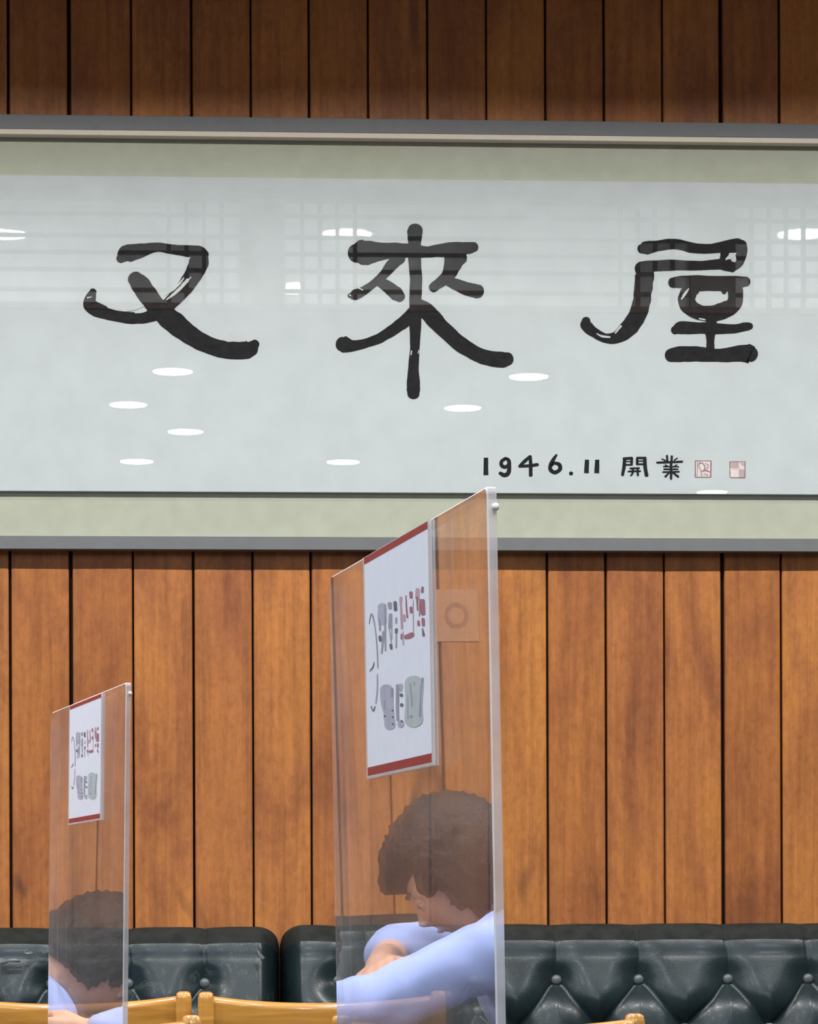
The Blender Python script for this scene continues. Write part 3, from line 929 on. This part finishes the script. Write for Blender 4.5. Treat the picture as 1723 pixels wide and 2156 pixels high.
# ------------------------------------------------------------------ acrylic dividers with notices
sign_ref = {}
def divider(near_px, far_px, near_bot_px, dn, df, label, sign_px, thick=0.0065):
    """pixels of the visible face: near top, far top, near bottom; depths of the near and far edge"""
    nt_, ft_ = at(*near_px, dn), at(*far_px, df)
    nb_ = at(*near_bot_px, dn)
    a = (ft_ - nt_)
    top_z = (nt_.z + ft_.z) / 2
    a.z = 0
    L = a.length
    a.normalize()
    b = (nt_ - nb_).normalized()
    n = a.cross(b).normalized()
    if n.dot(CAM - nt_) < 0:
        n = -n
    zf = 0.735
    base = nt_ + b * ((zf - nt_.z) / b.z)
    Hh = (top_z - zf) / b.z
    e = empty('acrylic_divider', (base.x, base.y, 0.72))
    tag(e, label, 'divider', 'acrylic table dividers')
    inv = Matrix.Translation(e.location).inverted()
    def loc(u, v, d):
        return inv @ (base + a * u + b * v + n * d)
    r = 0.012
    outl = [(0, 0), (L, 0)]
    for c0, st in (((L - r, Hh - r), 0), ((r * .4, Hh - r * .4), 90)):
        rr = r if st == 0 else r * .4
        for q in range(6):
            t = math.radians(st + q * 18)
            outl.append((c0[0] + rr * math.cos(t), c0[1] + rr * math.sin(t)))
    k_ = len(outl)
    cu, cv, ch_ = L / 2, Hh / 2, 0.0011
    inn = [(cu + (u - cu) * (1 - 2 * ch_ / L), cv + (v - cv) * (1 - 2 * ch_ / Hh)) for u, v in outl]
    V = [loc(u, v, 0) for u, v in inn] + [loc(u, v, -ch_) for u, v in outl] + [loc(u, v, -thick) for u, v in outl]
    F = [tuple(range(k_)), tuple(range(2 * k_, 3 * k_))[::-1]]
    F += [(r_ * k_ + i, (r_ + 1) * k_ + i, (r_ + 1) * k_ + (i + 1) % k_, r_ * k_ + (i + 1) % k_) for r_ in (0, 1) for i in range(k_)]
    o = pyobj('clear_sheet', V, F, [M['acrylic'], M['edge'], M['chamfer']], e)
    for i, p_ in enumerate(o.data.polygons):
        p_.material_index = 0 if i < 2 else (2 if i < 2 + k_ else 1)
    # feet that hold the sheet
    for u in (0.10, L - 0.10):
        bmf = bmesh.new()
        for d0, d1 in ((0.0005, 0.012), (-thick - 0.012, -thick - 0.0005)):
            r_ = bmesh.ops.create_cube(bmf, size=1)
            for v in r_['verts']:
                v.co = loc(u + v.co.x * 0.05, 0.005 + v.co.y * 0.04, (d0 + d1) / 2 + v.co.z * (d1 - d0))
        r_ = bmesh.ops.create_cube(bmf, size=1)
        for v in r_['verts']:
            pz = loc(u + v.co.x * 0.05, 0, -thick / 2 + v.co.y * 0.12)
            v.co = Vector((pz.x, pz.y, 0.0005 if v.co.z < 0 else 0.0145))
        obj('foot', bmf, M['edge'], e)
    # bolt near the top corner
    bmf = bmesh.new()
    bmesh.ops.create_uvsphere(bmf, u_segments=12, v_segments=8, radius=0.0026)
    for v in bmf.verts:
        v.co = v.co + Vector(loc(-0.002, Hh - 0.0135, -thick * .8))
    obj('screw', bmf, M['trimwhite'], e, smooth=True)
    # notice: pixel quad -> rectangle on the sheet
    def uv(px, py):
        p_ = on_plane(px, py, base, n) - base
        return p_.dot(a), p_.dot(b)
    Q = [uv(*q) for q in sign_px]          # TL TR BR BL
    u0, u1 = (Q[1][0] + Q[2][0]) / 2, (Q[0][0] + Q[3][0]) / 2       # right edge is the near one
    v0, v1 = (Q[2][1] + Q[3][1]) / 2, (Q[0][1] + Q[1][1]) / 2
    def slab(name, ua, ub, va, vb, d0, d1, mats, parent, edge=False):
        vs_ = [loc(ua, va, d1), loc(ub, va, d1), loc(ub, vb, d1), loc(ua, vb, d1), loc(ua, va, d0), loc(ub, va, d0), loc(ub, vb, d0), loc(ua, vb, d0)]
        fs = [(0, 1, 2, 3), (7, 6, 5, 4), (0, 4, 5, 1), (1, 5, 6, 2), (2, 6, 7, 3), (3, 7, 4, 0)]
        o_ = pyobj(name, vs_, fs, mats, parent)
        if edge:
            for i_, p_ in enumerate(o_.data.polygons):
                p_.material_index = 0 if i_ < 2 else 1
        return o_
    wS, hS = u1 - u0, v1 - v0
    nt0 = slab('notice', u0, u1, v0, v1, 0.0012, 0.0016, M['sheet'], e)
    slab('red_band', u0 + .0004, u1 - .0004, v1 - hS * 0.032, v1 - .0004, 0.0016, 0.0018, M['red'], nt0)
    slab('red_band', u0 + .0004, u1 - .0004, v0 + .0004, v0 + hS * 0.040, 0.0016, 0.0018, M['red'], nt0)
    rim = [(u0 - wS * .026, u0 - wS * .004, v0 - hS * .012, v1), (u0 - wS * .004, u1 + wS * .004, v0 - hS * .012, v0 - hS * .0006), (u1 + wS * .0006, u1 + wS * .012, v0 - hS * .012, v1)]
    for q in rim:
        slab('notice_holder', q[0], q[1], q[2], q[3], 0.0003, 0.0021, M['edge'], e)
    def mp(s, t, lift):                    # normalised sign coordinates
        return e.location + loc(u1 + (u0 - u1) * s, v1 + (v0 - v1) * t, 0.00165 + lift)
    def unmap(px, py):
        u, v = uv(px, py)
        return (u - u1) / (u0 - u1), (v - v1) / (v0 - v1)
    return e, nt0, mp, unmap, inv, base.copy(), n.copy()
dv1, no1, mp1, un1, inv1, B1, NN1 = divider((1025, 1024), (693, 1216), (1045, 2156), 2.0, 2.56,
    'large clear acrylic divider with notice in the foreground, centre', [(772, 1176), (906, 1098), (917, 1610), (780, 1635)])
dv2, no2, mp2, un2, inv2, B2, NN2 = divider((265, 1438), (107, 1500), (258, 2156), 3.79, 4.39,
    'smaller clear acrylic divider with notice farther off at lower left', [(148, 1486), (215, 1458), (214, 1722), (148, 1732)])
k1, k2 = 150 / 1702, 150 / 1294
O1, O2 = (770, 1210), (770, 1390)
prints = [  # (material, zoom, points)
    (2, 1, [(455, 790, 170), (460, 1000, 190), (470, 1150, 180)]), (1, 1, [(385, 1080, 40), (400, 1200, 50), (410, 1360, 40)]), (1, 1, [(535, 750, 36), (530, 1400, 40), (540, 1840, 36)]),
    (1, 1, [(490, 1400, 55), (470, 1700, 45), (445, 1900, 40)]), (0, 1, [(405, 1510, 62), (415, 1600, 60)]),
    (1, 1, [(640, 720, 90), (650, 820, 80)]), (1, 1, [(660, 980, 70), (655, 1280, 85)]), (0, 1, [(770, 690, 75), (780, 860, 75)]), (1, 1, [(795, 1060, 40), (795, 1180, 40)]), (0, 1, [(800, 1330, 62), (795, 1410, 55)]),
    (0, 1, [(668, 1700, 62), (678, 1790, 55)]), (1, 1, [(630, 1320, 22), (680, 1640, 26)]), (1, 1, [(800, 1440, 30), (795, 1760, 30)]), (1, 1, [(690, 1300, 22), (690, 1560, 22)]),
    (4, 1, [(910, 570, 60), (905, 760, 45)]), (4, 1, [(915, 800, 50), (935, 1300, 50)]), (3, 1, [(925, 1450, 40), (920, 1560, 30)]), (4, 1, [(960, 1380, 26), (968, 1690, 30)]), (3, 1, [(1030, 520, 22), (1045, 830, 36), (1065, 1040, 36)]),
    (4, 1, [(985, 1000, 70), (990, 1110, 60)]), (3, 1, [(1150, 450, 70), (1155, 560, 60)]), (3, 1, [(1155, 810, 66), (1160, 910, 64)]), (4, 1, [(1203, 620, 18), (1210, 1450, 22)]), (3, 1, [(1030, 1510, 90), (1100, 1490, 105), (1180, 1450, 100)]),
    (4, 1, [(1310, 370, 80), (1305, 560, 90)]), (3, 1, [(1300, 560, 50), (1310, 860, 30)]), (3, 1, [(1430, 320, 50), (1420, 420, 60)]), (3, 1, [(1430, 640, 95), (1440, 940, 95)]), (3, 1, [(1365, 600, 26), (1355, 1000, 22)]),
    (3, 1, [(1330, 1130, 50), (1335, 1210, 60)]), (3, 1, [(1440, 1080, 70), (1450, 1220, 60)]), (0, 1, [(1430, 1300, 24), (1455, 1460, 56)]),
    (2, 2, [(430, 560, 200), (440, 800, 190), (470, 980, 160), (490, 1200, 165)]), (1, 2, [(528, 540, 42), (530, 680, 40)]), (0, 2, [(540, 935, 34)]), (0, 2, [(543, 1055, 34)]), (0, 2, [(545, 1180, 36)]), (0, 2, [(397, 1040, 36)]), (1, 2, [(390, 760, 26), (400, 920, 22)]),
    (1, 2, [(630, 480, 50), (628, 900, 46), (635, 1100, 42)]), (2, 2, [(690, 470, 60), (690, 560, 40)]), (0, 2, [(700, 650, 54)]), (0, 2, [(706, 830, 56)]), (2, 2, [(690, 1150, 95), (690, 1190, 95)]), (0, 2, [(710, 1130, 40)]),
    (5, 2, [(935, 440, 290), (925, 760, 260), (925, 1090, 280)]), (1, 2, [(868, 450, 26), (880, 620, 22), (897, 850, 22)]), (1, 2, [(1090, 340, 30), (1055, 640, 22), (1045, 1030, 40)]), (1, 2, [(818, 640, 14), (825, 1080, 18)]), (1, 2, [(885, 1040, 52)]), (1, 2, [(940, 420, 24), (935, 480, 14)]),
    (1, 1, [(150, 1200, 14), (175, 1040, 20), (205, 965, 30), (245, 1050, 28), (285, 1250, 22), (320, 1550, 22), (345, 1900, 22), (355, 2250, 20)]),
    (2, 2, [(262, 280, 18), (258, 560, 18), (235, 800, 20)]), (0, 2, [(150, 862, 14), (188, 945, 18), (220, 862, 14)]), (0, 2, [(125, 222, 12), (180, 150, 18), (205, 60, 10)]),
]
pm = [M['print_dark'], M['print_grey'], M['print_light'], M['print_red'], M['print_pink'], M['print_green']]
for noo, mp, inv in ((no1, mp1, inv1), (no2, mp2, inv2)):
    draw('printed_lettering', [(mi, [(x, y, w_ * 1.2) for x, y, w_ in (zoomed(O1, k1, q) if zz == 1 else zoomed(O2, k2, q))]) for mi, zz, q in prints], pm, noo,
         lambda x, y, l, mp=mp: mp(*un1(x, y), l), inv, step=0.000004, n=5, square=False)

# ------------------------------------------------------------------ what the near divider mirrors from the left
def behind(B, n, px, py, depth):       # point seen mirrored in a divider at an optical depth -> real point
    p = at(px, py, depth)
    return p - n * (2 * (p - B).dot(n))
d_ = ray(960, 1296)
m_ = on_plane(960, 1296, B1, NN1)
d_ = d_ - NN1 * (2 * d_.dot(NN1))
pw0 = m_ + d_ * ((0 - m_.y) / d_.y)
nt_e = box('paper_notice', -.055, .055, -.003, -.0015, -.06, .06, M['tanpaper'], None)
nt_e.location = (pw0.x, 0, pw0.z)
tag(nt_e, 'small tan paper notice with round mark on the planks, mirrored in near divider', 'notice')
vr, fr_ = ring_mesh(.020, .030, 0, .0004, 24)
ro = pyobj('round_mark', [(x, -.0032 - z, y) for x, y, z in vr], fr_, M['plaque_mark'], nt_e)

# ------------------------------------------------------------------ people mirrored in the dividers
def remesh(name, bm, mat, parent, voxel, it=6, wrinkle=0.0):
    me = bpy.data.meshes.new(name)
    bm.to_mesh(me)
    bm.free()
    o = bpy.data.objects.new(name, me)
    COL.objects.link(o)
    md = o.modifiers.new('r', 'REMESH')
    md.mode = 'VOXEL'
    md.voxel_size = voxel
    sm = o.modifiers.new('s', 'SMOOTH')
    sm.iterations = it
    sm.factor = 0.5
    dg = bpy.context.evaluated_depsgraph_get()
    me2 = bpy.data.meshes.new_from_object(o.evaluated_get(dg))
    bpy.data.objects.remove(o, do_unlink=True)
    bpy.data.meshes.remove(me)
    me2.name = name
    n = len(me2.vertices)
    if wrinkle:
        co = np.zeros(n * 3)
        no = np.zeros(n * 3)
        me2.vertices.foreach_get('co', co)
        me2.vertex_normals.foreach_get('vector', no)
        co, no = co.reshape(-1, 3), no.reshape(-1, 3)
        ws = np.sin(co[:, 2] * 55 + 6 * np.sin(co[:, 0] * 14) + 5 * np.sin(co[:, 1] * 17)) * np.sin(co[:, 0] * 23 + co[:, 1] * 19 + 3 * np.sin(co[:, 2] * 11))
        co += no * (ws * wrinkle)[:, None]
        me2.vertices.foreach_set('co', co.reshape(-1))
    for p_ in me2.polygons:
        p_.use_smooth = True
    return link(name, me2, mat, parent)

def head_shape(d):                     # unit direction (x right, y forward, z up) -> radius
    x, y, z = d
    r = 1 / math.sqrt((x / .074) ** 2 + (y / .097) ** 2 + (z / .116) ** 2)
    if z < -0.1 and y > -0.3:          # jaw and chin
        t = min(1, (-z - .1) / .8)
        r *= 1 - 0.10 * t * abs(x) * 2 + 0.06 * t * max(0, y)
    if y < 0:
        r *= 1 + 0.03 * max(0, z)
    g = lambda cx, cz, sx_, sz_: math.exp(-((x - cx) / sx_) ** 2 - ((z - cz) / sz_) ** 2) if y > 0 else 0
    r += 0.021 * g(0, -.20, .10, .11) + 0.008 * g(0, -.02, .08, .20)
    r -= 0.008 * (g(.34, .03, .17, .10) + g(-.34, .03, .17, .10))
    r += 0.004 * (g(.34, .20, .22, .07) + g(-.34, .20, .22, .07))
    r += 0.004 * g(0, -.50, .18, .06) - 0.004 * g(0, -.62, .2, .04)
    return r

def add_hand(bm, wrist, d, palm_n, curl, thumb_side):
    d = d.normalized()
    s_ = d.cross(palm_n).normalized() * thumb_side     # towards the thumb
    for k_ in (-1.5, -.5, .5, 1.5):
        a_ = wrist + s_ * k_ * .011
        kn = wrist + d * .085 + s_ * k_ * .0205 - d * .006 * abs(k_ - .3)
        add_capsule(bm, a_, .014, kn, .0115, 10)
        ln = {-1.5: .060, -.5: .075, .5: .082, 1.5: .074}[k_]
        p0, dirn = kn, d.copy()
        for q, (fr, rr) in enumerate(((.45, .0092), (.32, .0084), (.23, .0074))):
            ang = curl * (0.6 + .35 * q)
            dirn = (dirn * math.cos(ang) + palm_n * math.sin(ang)).normalized()
            p1 = p0 + dirn * ln * fr + s_ * k_ * .0016
            add_capsule(bm, p0, rr + .0006, p1, rr, 10)
            p0 = p1
    t0 = wrist + d * .022 + s_ * .022
    t1 = t0 + d * .034 + s_ * .024 + palm_n * .012
    t2 = t1 + d * .028 + s_ * .008 + palm_n * .012
    t3 = t2 + d * .022 + palm_n * .008
    add_capsule(bm, t0, .014, t1, .0115, 10)
    add_capsule(bm, t1, .011, t2, .0095, 10)
    add_capsule(bm, t2, .0095, t3, .0078, 10)

def person(label, head, yaw, pitch, hips, wristL, wristR, group, sleeve=(0.75, 0.75), poleR=None, poleL=None, hairlen=-0.45, sr=True):
    """head: centre of the head; yaw: heading of face; hips: seat contact point"""
    base = Vector((hips.x, hips.y, 0))
    e = empty('person', base)
    tag(e, label, 'person', group)
    F = Vector((math.cos(yaw), math.sin(yaw), 0))
    S = Vector((F.y, -F.x, 0))          # towards the person's right
    head, wristL, wristR = head - base, wristL - base, wristR - base
    hip = Vector((0, 0, hips.z + .10))
    hy = F * math.cos(pitch) - UP * math.sin(pitch)
    hz = F * math.sin(pitch) + UP * math.cos(pitch)
    HM = Matrix((S, hy, hz)).transposed()
    neck0 = head - hz * .138 - hy * .055
    chest = neck0 - UP * .10 - F * .01
    sh = {1: neck0 + S * .175 - UP * .045, -1: neck0 - S * .175 - UP * .045}
    mid = hip.lerp(chest, .5) - F * .03
    wr = {1: wristR, -1: wristL}
    el, kn, an = {}, {}, {}
    for s_ in (1, -1):
        v = wr[s_] - sh[s_]
        L = v.length
        up_l, lo_l = .29, .255
        L2 = min(L, up_l + lo_l - .005)
        a_ = (up_l ** 2 - lo_l ** 2 + L2 ** 2) / (2 * L2)
        h = math.sqrt(max(up_l ** 2 - a_ ** 2, 0))
        vd = v.normalized()
        out_ = (S * s_ * .55 - UP) if not (poleR if s_ == 1 else poleL) else (poleR if s_ == 1 else poleL).copy()
        out_ = (out_ - vd * out_.dot(vd)).normalized()
        el[s_] = sh[s_] + vd * a_ + out_ * h
        kn[s_] = hip + S * s_ * .12 + F * .43 + UP * (.50 - hip.z)
        an[s_] = Vector((kn[s_].x, kn[s_].y, .09)) - F * .05
    # body: one surface
    bm = bmesh.new()
    r = bmesh.ops.create_icosphere(bm, subdivisions=5, radius=1)
    for v in r['verts']:
        d = v.co.normalized()
        v.co = head + HM @ (d * head_shape(d))
    for s_ in (1, -1):                  # ears
        c_ = head + HM @ Vector((s_ * .076, -.008, -.004))
        add_capsule(bm, c_ + hz * .020, .012, c_ - hz * .020, .009, 10)
    add_capsule(bm, head - hz * .06 - hy * .02, .056, neck0, .058)
    add_capsule(bm, neck0, .058, chest, .10)
    for s_ in (1, -1):
        add_capsule(bm, neck0 - UP * .03, .05, sh[s_], .05)
        add_capsule(bm, chest + S * s_ * .07, .10, mid + S * s_ * .06, .095)
        add_capsule(bm, mid + S * s_ * .06, .095, hip + S * s_ * .07, .10)
        add_capsule(bm, sh[s_], .048, el[s_], .038)
        add_capsule(bm, el[s_], .037, wr[s_], .026)
        hd = (wr[s_] - el[s_]).normalized()
        pn = (-S * s_ * .8 + F * -.2 - UP * .3)
        pn = (pn - hd * pn.dot(hd)).normalized()
        add_hand(bm, wr[s_], hd, pn, .42, 1 if (hd.cross(pn)).dot(UP) > 0 else -1)
        add_capsule(bm, hip + S * s_ * .09, .085, kn[s_], .055)
        add_capsule(bm, kn[s_], .052, an[s_], .036)
        add_capsule(bm, an[s_] - UP * .035, .034, an[s_] - UP * .05 + F * .14, .028)
    remesh('body', bm, M['skin'], e, .0052, 4)
    # shirt
    bm = bmesh.new()
    for s_ in (1, -1):
        add_capsule(bm, neck0 - UP * .035, .068, sh[s_] - UP * .004, .064)
        add_capsule(bm, chest + S * s_ * .07, .118, mid + S * s_ * .065, .114)
        add_capsule(bm, mid + S * s_ * .065, .114, hip + S * s_ * .075 + UP * .02, .118)
        add_capsule(bm, sh[s_], .064, el[s_], .056)
        add_capsule(bm, el[s_], .056, el[s_].lerp(wr[s_], sleeve[(1 - s_) // 2]), .040)
    add_capsule(bm, neck0 - UP * .02, .072, chest, .124)
    for s_ in (1, -1):
        add_capsule(bm, neck0 - UP * .04 - F * .01, .074, sh[s_] - F * .008, .067)
    add_capsule(bm, neck0 - UP * .01, .068, neck0 - UP * .07, .088)      # collar
    remesh('shirt', bm, M['shirt'], e, .009, 5, .0035)
    bm = bmesh.new()
    for s_ in (1, -1):
        add_capsule(bm, hip + S * s_ * .075, .112, hip + S * s_ * .09 + F * .08, .105)
        add_capsule(bm, hip + S * s_ * .09, .102, kn[s_], .072)
        add_capsule(bm, kn[s_], .070, an[s_] + UP * .02, .052)
    remesh('trousers', bm, M['trousers'], e, .011, 5, .002)
    for s_ in (1, -1):
        bm = bmesh.new()
        add_capsule(bm, an[s_] - UP * .045 - F * .03, .043, an[s_] - UP * .048 + F * .16, .040)
        for v in bm.verts:
            v.co.z = max(v.co.z, .001)
        obj('shoe', bm, M['shoe'], e, smooth=True)
    # hair: cap over crown, sides and nape
    bm = bmesh.new()
    r = bmesh.ops.create_icosphere(bm, subdivisions=5, radius=1)
    for v in r['verts']:
        d = v.co.normalized()
        line = 0.50 - 0.10 * math.cos(d.x * 4)          # hairline on the brow
        face = min(d.y - 0.22, line - d.z, 0.70 - abs(d.x))
        low = (hairlen if d.y < .38 else -0.05) - d.z + .05 * math.sin(d.x * 17 + d.y * 9)
        t = min(1, max(0, (max(face, low) + .07) / .14))
        cover = 1 - t * t * (3 - 2 * t)
        ridge = .004 * math.sin(d.x * 40 + 6 * math.sin(d.y * 9)) + .003 * math.sin(d.y * 47 + d.z * 23)
        th = .022 + .012 * max(0, d.z) + .010 * max(0, -d.y) + ridge
        v.co = head + HM @ (d * (head_shape(Vector((d.x, min(d.y, .2), d.z)).normalized()) * (0.80 + .20 * cover) + th * cover))
    hr = obj('hair', bm, M['hair'], e, smooth=True)
    for s_ in (1, -1):
        c_ = head + HM @ Vector((s_ * .030, .0775, .004))
        bm = bmesh.new()
        bmesh.ops.create_uvsphere(bm, u_segments=12, v_segments=8, radius=.0118)
        for v in bm.verts:
            v.co = v.co + c_
        ey = obj('eye', bm, M['eye'], e, smooth=True)
        bm = bmesh.new()
        bmesh.ops.create_uvsphere(bm, u_segments=10, v_segments=6, radius=.0062)
        for v in bm.verts:
            v.co = v.co + c_ + HM @ Vector((0, .0076, -.001))
        obj('iris', bm, M['iris'], ey, smooth=True)
        bm = bmesh.new()
        bmesh.ops.create_uvsphere(bm, u_segments=14, v_segments=10, radius=.0128)
        for v in bm.verts:
            v.co = v.co + c_ + HM @ Vector((0, -.0002, .0042))
        obj('eyelid', bm, M['skin'], e, smooth=True)
        bm = bmesh.new()
        a_ = head + HM @ Vector((s_ * .014, .097, .030))
        b_ = head + HM @ Vector((s_ * .046, .084, .030))
        add_capsule(bm, a_, .004, b_, .003, 8)
        obj('eyebrow', bm, M['hair'], e, smooth=True)
    bm = bmesh.new()
    add_capsule(bm, head + HM @ Vector((-.017, .092, -.052)), .004, head + HM @ Vector((.017, .092, -.052)), .004, 8)
    obj('lips', bm, M['lip'], e, smooth=True)
    return e

GP = 'diners in blue shirts beyond the left edge'
h1 = behind(B1, NN1, 968, 1842, 5.5)
h2 = behind(B2, NN2, 196, 2026, 6.25)
yaw1 = math.radians(30)
F1_ = Vector((math.cos(yaw1), math.sin(yaw1), 0))
S1_ = Vector((F1_.y, -F1_.x, 0))
hip1 = Vector((h1.x, h1.y, 0)) - F1_ * .27 + S1_ * .03 + Vector((0, 0, .462))
wr1 = behind(B1, NN1, 500, 2160, 5.30)
wl1 = behind(B1, NN1, 800, 2035, 5.45)
person('person in blue shirt with dark hair bowed over a table, mirrored in the near divider', h1, yaw1, math.radians(40), hip1,
       wl1, wr1, GP, (0.9, 0.15), S1_ * .5 - UP * .2, F1_ * 1.0 - UP * .1, -0.9)
yaw2 = math.radians(-168)
F2_ = Vector((math.cos(yaw2), math.sin(yaw2), 0))
S2_ = Vector((F2_.y, -F2_.x, 0))
hip2 = Vector((h2.x + .36, h2.y + .10, .455))
person('person in blue shirt on the bench leaning forward, mirrored in the far divider', h2, yaw2, math.radians(54), hip2,
       h2 + F2_ * .16 - S2_ * .16 - UP * .21, h2 + F2_ * .16 + S2_ * .15 - UP * .21, GP, (0.75, 0.75), None, None, -0.6)
make_chair((hip1.x - F1_.x * .30, hip1.y - F1_.y * .30, 0), yaw1 - math.pi / 2, 'light wooden chair under the person in blue mirrored in the near divider', None)
tb = (h1 + h2) / 2
table(0, 0, .55, .55, 'brown laminate table between the two mirrored persons in blue', 0, Vector((tb.x + .04, tb.y + .06, 0)))
